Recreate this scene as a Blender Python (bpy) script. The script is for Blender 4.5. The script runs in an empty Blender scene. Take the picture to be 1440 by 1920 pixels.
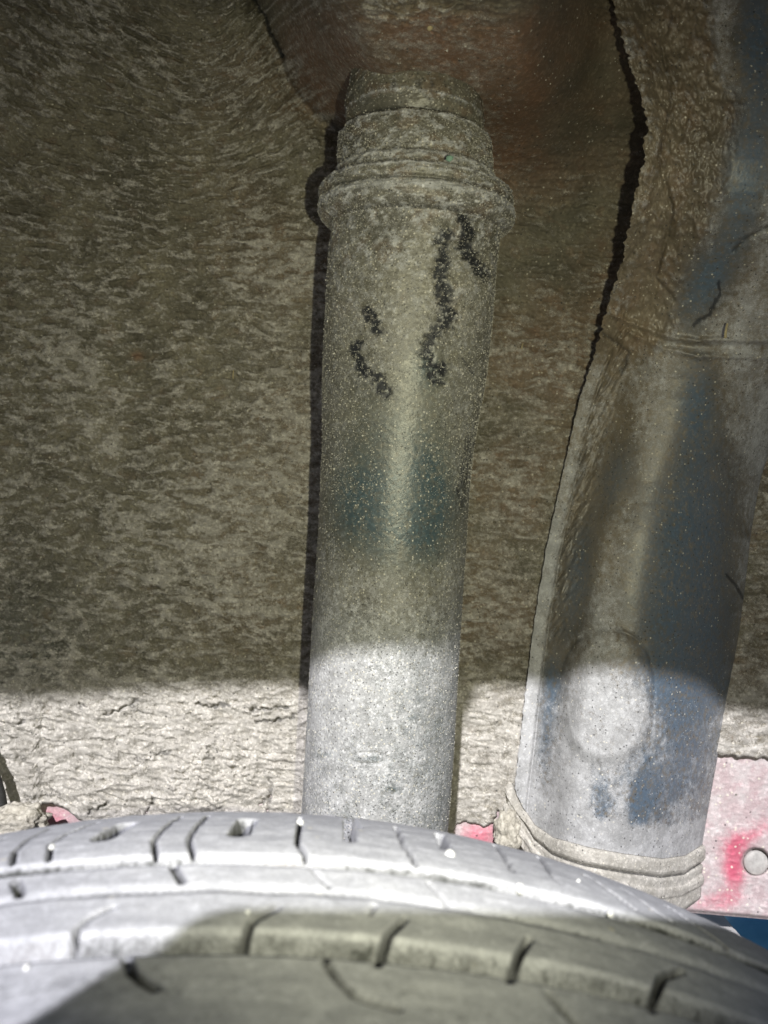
import bpy, math, random
import numpy as np
from mathutils import Vector, Matrix

random.seed(7)
scene = bpy.context.scene
COL = scene.collection
F = 1444.0            # focal length in photo pixels, used to size real objects
CX, CY = 720.0, 960.0

# ------------------------------------------------------------------ camera
cam_d = bpy.data.cameras.new('camera')
cam = bpy.data.objects.new('camera', cam_d)
COL.objects.link(cam)
cam.location = (0, 0, 0)
cam.rotation_euler = (math.radians(90), 0, 0)
cam_d.sensor_fit = 'VERTICAL'
cam_d.sensor_height = 36.0
cam_d.lens = 36.0 * F / 1920.0
cam_d.clip_start = 0.005
cam_d.clip_end = 500
cam_d.dof.use_dof = True
cam_d.dof.focus_distance = 0.325
cam_d.dof.aperture_fstop = 15.0
scene.camera = cam

# ------------------------------------------------------------------ light
SLOPE, AZ = 0.74, 0.12                      # light travels (AZ, 1, -SLOPE)
sun_dir = Vector((AZ, 1.0, -SLOPE)).normalized()
SUN_EL = math.asin(SLOPE / math.sqrt(1 + AZ * AZ + SLOPE * SLOPE))
world = bpy.data.worlds.new('World')
scene.world = world
world.use_nodes = True
wn = world.node_tree
sky = wn.nodes.new('ShaderNodeTexSky')
sky.sky_type = 'NISHITA'
sky.sun_disc = False
sky.sun_elevation = SUN_EL
sky.sun_rotation = math.radians(180) + math.atan2(AZ, 1.0)
bg = wn.nodes['Background']
wn.links.new(sky.outputs[0], bg.inputs[0])
bg.inputs[1].default_value = 0.05

sl = bpy.data.lights.new('sun', 'SUN')
sl.energy = 5.0
sl.angle = math.radians(0.9)
sl.color = (0.97, 0.96, 1.0)
so = bpy.data.objects.new('sun', sl)
COL.objects.link(so)
so.location = (-0.3, -3, 1.8)
so.rotation_euler = sun_dir.to_track_quat('-Z', 'Y').to_euler()

# the small white lamp of the camera, just right of the lens (it casts the hard shadow left of the strut)
fl = bpy.data.lights.new('camera_flash', 'SPOT')
fl.energy = 2.15
fl.color = (1.0, 0.975, 0.68)
fl.spot_size = math.radians(90)
fl.spot_blend = 1.0
fl.shadow_soft_size = 0.0016
fo = bpy.data.objects.new('camera_flash', fl)
COL.objects.link(fo)
fo.location = (0.025, 0.003, -0.004)
fo.rotation_euler = Vector((-0.10, 1.0, 0.075)).to_track_quat('-Z', 'Y').to_euler()

scene.view_settings.view_transform = 'Standard'
scene.view_settings.look = 'None'
scene.view_settings.gamma = 1
scene.view_settings.exposure = 0.42

# ------------------------------------------------------------------ numeric helpers
_r = np.random.default_rng(11)
_perm = _r.permutation(256)
_perm = np.concatenate([_perm, _perm])
_ang = _r.uniform(0, 2 * math.pi, 256)
_gx, _gy = np.cos(_ang), np.sin(_ang)

def gn(x, y, seed=0):
    x = np.asarray(x, float) + seed * 17.31
    y = np.asarray(y, float) + seed * 9.77
    xi = np.floor(x).astype(int); yi = np.floor(y).astype(int)
    xf = x - xi; yf = y - yi
    u = xf * xf * xf * (xf * (xf * 6 - 15) + 10); v = yf * yf * yf * (yf * (yf * 6 - 15) + 10)
    def g(ix, iy, dx, dy):
        h = _perm[(_perm[ix & 255] + iy) & 255]
        return _gx[h] * dx + _gy[h] * dy
    a = g(xi, yi, xf, yf); b = g(xi + 1, yi, xf - 1, yf)
    c = g(xi, yi + 1, xf, yf - 1); d = g(xi + 1, yi + 1, xf - 1, yf - 1)
    return ((a + (b - a) * u) + ((c + (d - c) * u) - (a + (b - a) * u)) * v) * 1.5

def fbm(x, y, oct=4, seed=0, gain=0.5):
    s = 0; a = 1.0; t = 0
    for k in range(oct):
        s = s + a * gn(x * 2 ** k, y * 2 ** k, seed + k * 3); t += a; a *= gain
    return s / t * 1.3

def ss(x, a, b):
    t = np.clip((x - a) / (b - a), 0, 1)
    return t * t * (3 - 2 * t)

def dist_poly(x, y, pts):
    best = np.full(x.shape, 1e9)
    for (x0, y0), (x1, y1) in zip(pts[:-1], pts[1:]):
        dx, dy = x1 - x0, y1 - y0
        L = dx * dx + dy * dy + 1e-12
        t = np.clip(((x - x0) * dx + (y - y0) * dy) / L, 0, 1)
        best = np.minimum(best, np.hypot(x - x0 - t * dx, y - y0 - t * dy))
    return best

def ell(x, y, cx, cy, rx, ry, ang=0):
    c, s = math.cos(math.radians(ang)), math.sin(math.radians(ang))
    u = (x - cx) * c + (y - cy) * s; v = -(x - cx) * s + (y - cy) * c
    return np.exp(-((u / rx) ** 2 + (v / ry) ** 2))

def interp(x, tab):
    return np.interp(x, [a for a, b in tab], [b for a, b in tab])

def sinterp(x, tab, w=30):
    return (interp(x - w, tab) + interp(x + w, tab) + 2 * interp(x, tab)) / 4

def P3(px, py, D):
    """point at depth D seen towards (px, py)"""
    return np.stack([(px - CX) / F * D, D + 0 * px, -(py - CY) / F * D], -1)

# ------------------------------------------------------------------ mesh helpers
def put(name, me, parent=None, mat=None, **props):
    o = bpy.data.objects.new(name, me)
    COL.objects.link(o)
    if parent: o.parent = parent
    if mat and me is not None and not me.materials: me.materials.append(mat)
    for k, v in props.items(): o[k] = v
    return o

def empty(name, label, cat, loc=(0, 0, 0), **props):
    o = bpy.data.objects.new(name, None)
    o.empty_display_size = 0.02
    COL.objects.link(o)
    o.location = loc
    o['label'] = label; o['category'] = cat
    for k, v in props.items(): o[k] = v
    return o

def mesh_np(name, V, Fc, mask=None, smooth=True):
    me = bpy.data.meshes.new(name)
    V = np.asarray(V, np.float32).reshape(-1, 3)
    Fc = np.asarray(Fc, np.int32)
    n, k = Fc.shape
    me.vertices.add(len(V)); me.vertices.foreach_set('co', V.ravel())
    me.loops.add(n * k); me.loops.foreach_set('vertex_index', Fc.ravel())
    me.polygons.add(n); me.polygons.foreach_set('loop_start', np.arange(n, dtype=np.int32) * k)
    me.polygons.foreach_set('use_smooth', np.full(n, smooth))
    me.update(calc_edges=True)
    if mask is not None:
        ca = me.color_attributes.new('mask', 'FLOAT_COLOR', 'POINT')
        m = np.zeros((len(V), 4), np.float32); m[:, :mask.shape[-1]] = mask.reshape(-1, mask.shape[-1])
        ca.data.foreach_set('color', np.clip(m, 0, 1).ravel())
    return me

def grid_faces(nr, nc, flip=False, wrap=False):
    i = np.arange(nr - 1)[:, None]; j = np.arange(nc if wrap else nc - 1)[None]
    j2 = (j + 1) % nc
    a = i * nc + j; b = i * nc + j2; c = (i + 1) * nc + j2; d = (i + 1) * nc + j
    q = np.stack([a, d, c, b] if flip else [a, b, c, d], -1).reshape(-1, 4)
    return q

def sub_mesh(name, V, Fc, sel, mask):
    f = Fc[sel]
    idx, inv = np.unique(f, return_inverse=True)
    return mesh_np(name, V.reshape(-1, 3)[idx], inv.reshape(f.shape), mask.reshape(-1, mask.shape[-1])[idx])

def grains(name, pts, nrm, size, seed=3):
    """many tiny irregular crystals sitting on a surface, one mesh"""
    r = np.random.default_rng(seed)
    n = len(pts)
    base = np.array([(1, 0, 0), (-1, 0, 0), (0, 1, 0), (0, -1, 0), (0, 0, 1), (0, 0, -1)], float)
    fb = np.array([(0, 2, 4), (2, 1, 4), (1, 3, 4), (3, 0, 4), (2, 0, 5), (1, 2, 5), (3, 1, 5), (0, 3, 5)])
    R = r.normal(size=(n, 3, 3)); R, _ = np.linalg.qr(R)
    sc = size * r.lognormal(0, 0.35, (n, 1, 1)) * r.uniform(0.6, 1.3, (n, 6, 1))
    V = (base[None] * sc) @ R + pts[:, None] + nrm[:, None] * size * 0.35
    Fc = (fb[None] + 6 * np.arange(n)[:, None, None]).reshape(-1, 3)
    return mesh_np(name, V, Fc, None, smooth=False)

def lump(name, r, sub=3, amp=0.25, seed=0, squash=(1, 1, 1), freq=1.6):
    import bmesh
    bm = bmesh.new()
    bmesh.ops.create_icosphere(bm, subdivisions=sub, radius=1)
    for v in bm.verts:
        p = v.co
        h = sum(float(fbm(np.array([a * freq + seed]), np.array([b * freq - seed]), 4, seed)[0]) for a, b in ((p.x, p.y), (p.y, p.z), (p.z, p.x))) * 0.6
        v.co = Vector([p[i] * squash[i] for i in range(3)]) * r * (1 + amp * h)
    me = bpy.data.meshes.new(name); bm.to_mesh(me); bm.free()
    for p in me.polygons: p.use_smooth = sub > 2
    return me

# ------------------------------------------------------------------ materials
def dusty(name, base, paint, rust, dust_a, dust_b, grain=900, speck=0.12, sparkle=0.10, bump=0.35,
          rough=(0.42, 0.92), fuzz=0.5, fine=2600, base_var=0.5, grit=0.5, gscale=None):
    m = bpy.data.materials.new(name); m.use_nodes = True
    nt = m.node_tree; N = nt.nodes; L = nt.links
    bs = N['Principled BSDF']
    def nd(t, **kw):
        n = N.new(t)
        for k, v in kw.items(): setattr(n, k, v)
        return n
    tc = nd('ShaderNodeTexCoord')
    at = nd('ShaderNodeAttribute', attribute_name='mask')
    sep = nd('ShaderNodeSeparateColor'); L.new(at.outputs['Color'], sep.inputs[0])
    def noise(scale, detail=4, rg=0.6):
        n = nd('ShaderNodeTexNoise'); n.inputs['Scale'].default_value = scale
        n.inputs['Detail'].default_value = detail; n.inputs['Roughness'].default_value = rg
        L.new(tc.outputs['Object'], n.inputs['Vector']); return n.outputs[0]
    def mix(f, a, b):
        n = nd('ShaderNodeMix', data_type='RGBA')
        for s, v in ((0, f), (6, a), (7, b)):
            if isinstance(v, (int, float)): n.inputs[s].default_value = v
            elif isinstance(v, tuple): n.inputs[s].default_value = (*v, 1)
            else: L.new(v, n.inputs[s])
        return n.outputs[2]
    def mth(op, a, b=None, clamp=False):
        n = nd('ShaderNodeMath', operation=op, use_clamp=clamp)
        for i, v in enumerate((a, b)):
            if v is None: continue
            if isinstance(v, (int, float)): n.inputs[i].default_value = v
            else: L.new(v, n.inputs[i])
        return n.outputs[0]
    def mr(v, a, b, c=0.0, d=1.0):
        n = nd('ShaderNodeMapRange', interpolation_type='SMOOTHSTEP')
        L.new(v, n.inputs[0])
        for i, q in enumerate((a, b, c, d)): n.inputs[i + 1].default_value = q
        return n.outputs[0]
    nf = noise(fine, 3, 0.7); nm = noise(grain * 0.5, 4, 0.65); nl = noise(38, 5, 0.6)
    b1 = mix(mr(nl, 0.3, 0.7), tuple(c * (1 - base_var * 0.5) for c in base), tuple(c * (1 + base_var) for c in base))
    b2 = mix(mth('MULTIPLY', sep.outputs[1], mr(nm, 0.2, 0.6)), b1, paint)
    b3 = mix(mth('MULTIPLY', sep.outputs[2], mr(nl, 0.25, 0.6, 0.4, 1.0)), b2, rust)
    dcol = mix(mr(noise(130, 5, 0.65), 0.35, 0.65), dust_a, dust_b)
    dcol = mix(mr(nf, 0.3, 0.7), mix(0.25, dcol, (0.02, 0.02, 0.018)), dcol)
    # dust lies where the mask says, its border broken up grain by grain
    k = mth('ADD', sep.outputs[0], mth('MULTIPLY', mth('SUBTRACT', mth('ADD', mth('MULTIPLY', nf, 0.5), mth('MULTIPLY', nm, 0.5)), 0.5), fuzz * 2))
    fac = mr(k, 0.25, 0.75)
    c = mix(fac, b3, dcol)
    # sand grains, light and dark, one per cell
    vo = nd('ShaderNodeTexVoronoi'); vo.inputs['Scale'].default_value = grain
    L.new(tc.outputs['Object'], vo.inputs['Vector'])
    vs = nd('ShaderNodeSeparateColor'); L.new(vo.outputs['Color'], vs.inputs[0])
    dot = mr(vo.outputs['Distance'], 0.18, 0.42, 1.0, 0.0)
    lite = mth('MULTIPLY', dot, mth('LESS_THAN', vs.outputs[0], sparkle))
    dark = mth('MULTIPLY', dot, mth('GREATER_THAN', vs.outputs[1], 1 - speck))
    vg = nd('ShaderNodeTexVoronoi'); vg.inputs['Scale'].default_value = gscale or grain * 1.35
    L.new(tc.outputs['Object'], vg.inputs['Vector'])
    gs = nd('ShaderNodeSeparateColor'); L.new(vg.outputs['Color'], gs.inputs[0])
    gm = mth('ADD', mth('MULTIPLY', mth('POWER', gs.outputs[2], 4.0), grit * 3.0), 1.0 - grit * 0.55)
    vm = nd('ShaderNodeVectorMath', operation='SCALE'); L.new(c, vm.inputs[0]); L.new(gm, vm.inputs[3])
    c = vm.outputs[0]
    c = mix(mth('MULTIPLY', lite, 0.75), c, (0.62, 0.58, 0.48))
    c = mix(mth('MULTIPLY', dark, 0.8), c, (0.03, 0.03, 0.03))
    c = mix(mth('MULTIPLY', at.outputs['Alpha'], 0.96), c, (0.012, 0.013, 0.016))
    L.new(c, bs.inputs['Base Color'])
    rr = nd('ShaderNodeMapRange'); L.new(fac, rr.inputs[0])
    rr.inputs[3].default_value = rough[0]; rr.inputs[4].default_value = rough[1]
    L.new(rr.outputs[0], bs.inputs['Roughness'])
    h = mth('ADD', mth('MULTIPLY', mth('ADD', lite, mth('MULTIPLY', dark, -0.6)), 0.7), mth('ADD', mth('MULTIPLY', nf, 0.5), mth('MULTIPLY', nm, 1.1)))
    h = mth('ADD', mth('ADD', h, mth('MULTIPLY', fac, 0.5)), mth('MULTIPLY', gs.outputs[2], 0.5 * grit))
    bp = nd('ShaderNodeBump'); bp.inputs['Strength'].default_value = bump; bp.inputs['Distance'].default_value = 0.0006
    L.new(h, bp.inputs['Height']); L.new(bp.outputs[0], bs.inputs['Normal'])
    return m

def plain(name, col, rough=0.6, var=0.25, scale=60, bump=0.2, dist=0.001, metal=0.0, col2=None):
    m = bpy.data.materials.new(name); m.use_nodes = True
    nt = m.node_tree; N = nt.nodes; L = nt.links; bs = N['Principled BSDF']
    tc = N.new('ShaderNodeTexCoord'); n = N.new('ShaderNodeTexNoise')
    n.inputs['Scale'].default_value = scale; n.inputs['Detail'].default_value = 6; n.inputs['Roughness'].default_value = 0.65
    L.new(tc.outputs['Object'], n.inputs['Vector'])
    cr = N.new('ShaderNodeValToRGB')
    c2 = col2 or tuple(min(1, c * (1 + var)) for c in col)
    cr.color_ramp.elements[0].color = (*[c * (1 - var) for c in col], 1); cr.color_ramp.elements[0].position = 0.35
    cr.color_ramp.elements[1].color = (*c2, 1); cr.color_ramp.elements[1].position = 0.65
    L.new(n.outputs[0], cr.inputs[0]); L.new(cr.outputs[0], bs.inputs['Base Color'])
    bs.inputs['Roughness'].default_value = rough; bs.inputs['Metallic'].default_value = metal
    bp = N.new('ShaderNodeBump'); bp.inputs['Strength'].default_value = bump; bp.inputs['Distance'].default_value = dist
    L.new(n.outputs[0], bp.inputs['Height']); L.new(bp.outputs[0], bs.inputs['Normal'])
    return m

DUST_A, DUST_B = (0.335, 0.315, 0.28), (0.46, 0.435, 0.395)
M_wall = dusty('mud_caked_underseal', (0.115, 0.104, 0.074), (0.06, 0.08, 0.09), (0.16, 0.092, 0.056), DUST_A, DUST_B,
               grain=650, speck=0.03, sparkle=0.025, bump=0.5, fuzz=0.8, rough=(0.7, 0.95), grit=0.18, gscale=900)
M_shock = dusty('dusty_black_enamel', (0.115, 0.108, 0.085), (0.05, 0.075, 0.085), (0.17, 0.10, 0.055), (0.31, 0.31, 0.31), (0.44, 0.44, 0.445),
                grain=1000, speck=0.26, sparkle=0.14, bump=0.22, fuzz=0.7, rough=(0.34, 0.72), grit=0.20, gscale=1250)
M_tube = dusty('dusty_dark_blue_paint', (0.13, 0.112, 0.08), (0.07, 0.115, 0.165), (0.15, 0.09, 0.05), (0.31, 0.31, 0.31), (0.44, 0.44, 0.445),
               grain=800, speck=0.10, sparkle=0.04, bump=0.2, fuzz=0.65, rough=(0.38, 0.85), grit=0.10, gscale=1100)
M_sill = dusty('dusty_red_paint', (0.46, 0.10, 0.15), (0.46, 0.10, 0.15), (0.5, 0.1, 0.12), (0.42, 0.33, 0.33), (0.50, 0.45, 0.44),
               grain=500, speck=0.02, sparkle=0.10, bump=0.3, fuzz=0.3, rough=(0.4, 0.9), base_var=0.2, grit=0.08)
M_tyre = dusty('dust_covered_rubber', (0.05, 0.052, 0.052), (0.05, 0.05, 0.05), (0.30, 0.24, 0.18), (0.425, 0.43, 0.465), (0.50, 0.505, 0.54),
               grain=420, speck=0.0, sparkle=0.006, bump=0.2, fuzz=0.35, rough=(0.9, 1.0), fine=1500, grit=0.06)
M_sand = plain('quartz_sand', (0.34, 0.32, 0.27), 0.45, 0.6, 900, 0.0, col2=(0.62, 0.60, 0.53))
M_pebble = plain('white_pebble', (0.80, 0.80, 0.78), 0.4, 0.06, 500, 0.1)
M_mud = plain('dried_mud', (0.36, 0.33, 0.27), 0.95, 0.35, 420, 0.8, 0.0012, col2=(0.50, 0.47, 0.40))
M_black = plain('black_matte', (0.016, 0.016, 0.015), 0.7, 0.4, 300, 0.3)
M_plug = plain('dusty_grey_metal', (0.34, 0.33, 0.31), 0.8, 0.2, 300, 0.3)
M_straw = plain('dry_straw', (0.36, 0.30, 0.17), 0.7, 0.2, 500, 0.2)
M_body = plain('dark_blue_car_paint', (0.02, 0.035, 0.06), 0.3, 0.1, 20, 0.0)
M_pale = plain('pale_dusty_metal', (0.46, 0.44, 0.42), 0.8, 0.15, 80, 0.2)
M_bluep = plain('glossy_blue_plastic', (0.10, 0.36, 0.58), 0.15, 0.3, 9, 0.0, col2=(0.2, 0.52, 0.78))
M_ground = plain('dusty_asphalt', (0.09, 0.088, 0.082), 0.9, 0.25, 9, 0.5, 0.01)
M_slab = plain('black_slab', (0.02, 0.02, 0.022), 0.5, 0.2, 50, 0.0)
M_chip = plain('green_glass_chip', (0.16, 0.26, 0.20), 0.4, 0.2, 300, 0.0)
M_steel = plain('dusty_steel', (0.22, 0.22, 0.21), 0.6, 0.3, 60, 0.2, metal=0.3)

# ------------------------------------------------------------------ the ground
g = mesh_np('ground', np.array([(-60, -60, -0.79), (60, -60, -0.79), (60, 60, -0.79), (-60, 60, -0.79)]), np.array([(0, 1, 2, 3)]))
put('ground', g, None, M_ground, kind='structure')

# ------------------------------------------------------------------ the wheel arch of the car
arch = empty('car_wheel_arch', 'mud caked inside of a car wheel arch behind the strut, above a dusty red sill', 'wheel arch', (0, 0.39, 0))
AL = Vector(arch.location)
def child(name, me, par, mat, **k):
    o = put(name, me, par, mat, **k)
    return o

def center_D(py):
    return sinterp(py, [(-500, 0.15), (-100, 0.222), (0, 0.246), (60, 0.261), (120, 0.277), (190, 0.302), (240, 0.330), (320, 0.366), (450, 0.387), (600, 0.392), (2000, 0.392)], 25)

CREASE = [(470, -60), (482, 0), (500, 45), (520, 105), (545, 160), (585, 210), (640, 250)]
def wall_base(px, py):
    left = sinterp(py, [(-500, 0.27), (0, 0.352), (200, 0.375), (450, 0.388), (600, 0.392), (2000, 0.392)], 60)
    left = left - 0.020 * ss(300 - px, 0, 900)
    xc = interp(py, [(-500, 380), (-60, 470), (45, 500), (105, 520), (210, 585), (260, 650), (330, 720)])
    m = ss(px - xc, -15, 190) * (1 - 0.55 * ss(px, 960, 1150))
    return left * (1 - m) + center_D(py) * m

nc, nr = 760, 830
pxs = np.concatenate([np.linspace(-500, -20, 30)[:-1], np.linspace(-20, 1460, nc - 54), np.linspace(1460, 1900, 26)[1:]])
nc = len(pxs)
yb = interp(pxs, [(-500, 1545), (60, 1545), (78, 1512), (100, 1505), (130, 1522), (165, 1555), (600, 1600), (840, 1600), (856, 1548), (880, 1540), (905, 1552), (930, 1543), (950, 1560), (980, 1600), (1180, 1560), (1250, 1423), (1340, 1416), (1390, 1421), (1440, 1425), (1900, 1430)])
yb = yb + 7 * fbm(pxs / 26, pxs * 0, 3, 5)
v = np.linspace(0, 1, nr)
top = np.linspace(-480, -20, 24)
PY = np.empty((nr, nc))
PY[:24] = top[:, None]
tt = np.linspace(0, 1, nr - 24 + 1)[1:]
PY[24:] = -20 + tt[:, None] * (yb[None] + 20)
PX = np.repeat(pxs[None], nr, 0)

# streak direction: the sealer was sprayed and smeared in slanting, then level, wavy bands
S = ss(620 - PY, 0, 700) * ss(620 - PX, 0, 300)
wx = 14 * fbm(PX / 110, PY / 80, 3, 21); wy = 11 * fbm(PX / 90, PY / 70, 3, 22)
U = PX + wx; Vv = PY - 0.62 * S * PX + wy
rightz = ss(PX, 840, 960)
low = ss(PY, 1225, 1330)
n_patch = fbm(U / 44, Vv / 16, 5, 31, 0.73)
n_rip = fbm(U / 62, Vv / 11, 4, 33, 0.55)
n_big = fbm(PX / 240, PY / 190, 3, 35)
pocket = ss(PX - interp(PY, [(-500, 380), (-60, 470), (45, 500), (105, 520), (210, 585), (260, 650), (330, 760)]), 0, 70) * ss(420 - PY, 0, 220)
pocket = pocket * (1 - ss(PX, 1150, 1300))
smoothp = pocket * ss(PY + 25 * fbm(PX / 60, PY / 60, 2, 68), -10, 70)
relief = (0.0034 * n_patch * (1 - 0.6 * rightz) + 0.0011 * n_rip * (0.7 + 0.5 * rightz) + 0.003 * n_big) * (1 - 0.85 * smoothp)
relief = relief + 0.00045 * fbm(PX / 9, PY / 7, 3, 41) * (1 - 0.6 * smoothp)
# flaking ledges of mud at the bottom
jag = fbm(PX / 22, PY / 13, 4, 52, 0.65) * 0.42
q = (fbm(PX / 190, (PY - 0.10 * PX) / 66, 3, 51) + jag * 0.5) * 2.1 + PY / 150 * 0.6
fr = q - np.floor(q)
terr = np.floor(q) + ss(fr, 0.80, 1.0)
ledge = (terr - q) * 0.0020 * low * (1 - 0.8 * rightz)
lh = fbm(PX / 60, PY / 60, 2, 55)
crk = ss(fr, 0.90, 0.96) * (1 - ss(fr, 0.985, 1.0)) * low * ss(lh, 0.14, 0.30) * (1 - rightz)
ledge_s = ledge - 0.0012 * crk
cracks = [[(498, 1542), (505, 1500), (509, 1470), (506, 1460)], [(498, 1500), (485, 1508)], [(262, 1545), (278, 1520), (288, 1498)],
          [(165, 1525), (190, 1512), (200, 1505)], [(195, 1340), (215, 1335), (240, 1322), (258, 1312)], [(160, 1325), (150, 1318)],
          [(470, 1330), (500, 1330), (540, 1326)], [(480, 1352), (530, 1350), (556, 1340)], [(285, 1412), (300, 1414), (320, 1410)],
          [(30, 1360), (45, 1352)], [(370, 1320), (395, 1325), (430, 1322)]]
cd = np.full(PX.shape, 1e9)
jx = PX + 4 * gn(PX / 9, PY / 9, 61); jy = PY + 5 * gn(PX / 10, PY / 10, 62)
for c in cracks: cd = np.minimum(cd, dist_poly(jx, jy, c))
cr1 = 1 - ss(cd, 1.2, 3.6)
mcd = dist_poly(jx, jy, [(478, 0), (488, 22), (498, 30), (506, 62), (520, 84), (528, 104)])
cr2 = 1 - ss(mcd, 2.0, 5.0)
mcd2 = dist_poly(jx, jy, [(528, 104), (538, 140), (560, 178), (600, 215), (640, 246)])
cr3 = (1 - ss(mcd2, 1, 7)) * 0.5
mcd4 = np.minimum(dist_poly(jx, jy, [(408, 330), (432, 375), (440, 430), (432, 470)]), dist_poly(jx, jy, [(250, 792), (262, 800)]))
cr4 = (1 - ss(mcd4, 1, 5)) * 0.45
sp = ell(PX, PY, 400, 1450, 95, 62, -25)              # round crumbly boss of mud over a spot weld
spm = ss(sp, 0.28, 0.5)
relief = relief * (1 - 0.45 * low) + spm * (0.0022 + 0.0016 * fbm(PX / 7, PY / 6, 2, 71))
cup_pts = [(455, -120), (470, -40), (484, 10), (502, 55), (522, 108), (548, 168), (590, 222), (645, 262), (700, 285)]
cupd = dist_poly(PX + 5 * gn(PX / 30, PY / 30, 66), PY, cup_pts)
depth_cut = 0.0022 * cr1 + 0.003 * cr2 + 0.001 * cr3 + 0.0008 * cr4 + 0.0075 * np.exp(-(cupd / 24) ** 2)
slot = 1 - ss(dist_poly(jx, jy, [(936, 1528), (933, 1540), (940, 1548)]), 3, 7)
D = wall_base(PX, PY) - relief - ledge_s * 1.0 + depth_cut + 0.004 * slot
# the last rows roll back behind the sealer's ragged lower lip
lip = np.clip((PY - (yb[None] - 5)) / 5, 0, 1)
D = D + 0.0035 * lip ** 2 - 0.001
V_wall = P3(PX, PY, D)
dust = ss(n_patch + 0.25 * n_big + 0.20 * gn(PX / 6, PY / 5, 81) + 0.15 * fbm(PX / 150, PY / 150, 3, 83), -0.20, 0.42)
dust = 0.21 + 0.42 * dust + 0.06 * gn(PX / 3.2, PY / 3, 85)
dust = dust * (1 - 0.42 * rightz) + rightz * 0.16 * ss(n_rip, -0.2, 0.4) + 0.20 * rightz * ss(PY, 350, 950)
pale_patch = ell(PX, PY, 560, 700, 160, 500)  # tall patch left of the strut with a higher dust amount
dust = dust + 0.15 * pale_patch + 0.12 * ss(PY, 300, 1100) * (1 - rightz)
dust = dust * (1 - 0.85 * smoothp) + smoothp * (0.33 + 0.10 * fbm(PX / 45, PY / 45, 3, 89))
dust = dust * (1 - low) + low * (0.64 + 0.45 * ss(n_patch + 0.3 * gn(PX / 5, PY / 4, 84), -0.15, 0.45) - 0.1 * rightz) + low * spm * 0.35
dust = dust * (1 - 0.55 * pocket * ss(PX, 900, 1050))
rust = 0.85 * ell(PX, PY, 880, 95, 70, 50, 20) + 0.7 * ell(PX, PY, 700, 110, 90, 30, -15) + 0.8 * ell(PX, PY, 940, 190, 40, 50) + 0.5 * ell(PX, PY, 600, 180, 50, 40)
rust = rust + 0.35 * ss(PX, 250, 560) * (1 - low) * ss(n_big, -0.6, 0.4) + 0.85 * smoothp * (1 - ss(PX, 960, 1080)) + 0.16 * rightz * (1 - 0.3 * low) * ss(n_big, -0.5, 0.3) + 0.22 * ss(fbm(PX / 40, PY / 30, 3, 88), 0.30, 0.5)
rust = rust + 1.0 * ell(PX, PY, 258, 668, 12, 9)
dust = dust - 0.5 * ell(PX, PY, 258, 668, 14, 10)
paint = 0.5 * ell(PX, PY, 20, 1250, 170, 160) + 0.35 * ell(PX, PY, 1000, 150, 100, 200)
shine = 0.4 * ell(PX, PY, 1430, 1150, 60, 120)
dk = np.clip(0.6 * cr1 + 0.85 * cr2 + 0.65 * cr3 + 0.4 * cr4 + 0.55 * crk + slot, 0, 1)
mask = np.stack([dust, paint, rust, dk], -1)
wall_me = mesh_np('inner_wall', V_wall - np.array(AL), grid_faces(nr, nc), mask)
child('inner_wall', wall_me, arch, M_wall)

WG_P = V_wall[::2, ::2].reshape(-1, 3)
_k = np.random.default_rng(77)
ok = (np.abs(WG_P[:, 0]) < 0.22) & (WG_P[:, 2] < 0.28) & (_k.random(len(WG_P)) < 0.35 + 0.65 * (dust[::2, ::2].ravel() > 0.45))
WG_P = WG_P[ok]; WG_P = WG_P[_k.choice(len(WG_P), 9000, replace=False)]
WG = child('sand_grains', grains('sand_grains', WG_P - np.array(AL), np.tile([0, -1.0, 0], (len(WG_P), 1)), 0.00020, 78), arch, M_sand, kind='stuff')

# red sill panel under the sealer
ny, nx = 150, 620
SX = np.repeat(np.linspace(-500, 1900, nx)[None], ny, 0)
SX = np.where(SX > 1240, 1240 + (SX - 1240) * 1.0, SX)
tv = np.linspace(0, 1, ny)[:, None]
ybot = interp(SX[0], [(-500, 1745), (1300, 1712), (1440, 1724), (1900, 1745)])[None]
SY = 1400 + tv * (ybot - 1400)
def disc_drop(px, py, cx, cy, r): return 1 - ss(np.hypot(px - cx, (py - cy)), r - 2, r + 3)
hole = disc_drop(SX, SY, 1417, 1616, 25)
SD = 0.3945 + 0.0006 * fbm(SX / 60, SY / 50, 4, 91) + 0.006 * hole + 0.003 * ss(tv, 0.975, 1.0)
SD = SD - 0.0004 * ss(gn(SX / 8, SY / 7, 93), 0.25, 0.5)
V_s = P3(SX, SY, SD)
sdust = 0.77 + 0.12 * fbm(SX / 70, SY / 60, 4, 95) + 0.3 * ss(1480 - SY, 0, 60)
sdust = sdust - 0.5 * ell(SX, SY, 1376, 1625, 24, 50, 0) - 0.3 * ell(SX, SY, 1405, 1568, 60, 20, -25) - 0.22 * ell(SX, SY, 1350, 1690, 45, 22) - 0.36 * ell(SX, SY, 905, 1566, 45, 30) - 0.30 * ell(SX, SY, 105, 1535, 40, 30) + 0.2 * hole
smask = np.stack([np.clip(sdust, 0, 1), 0 * SX, 0 * SX, 0 * SX], -1)
child('sill_panel', mesh_np('sill_panel', V_s - np.array(AL), grid_faces(ny, nx), smask), arch, M_sill, label='dusty red painted sill under the ragged edge of the sealer')

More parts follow.
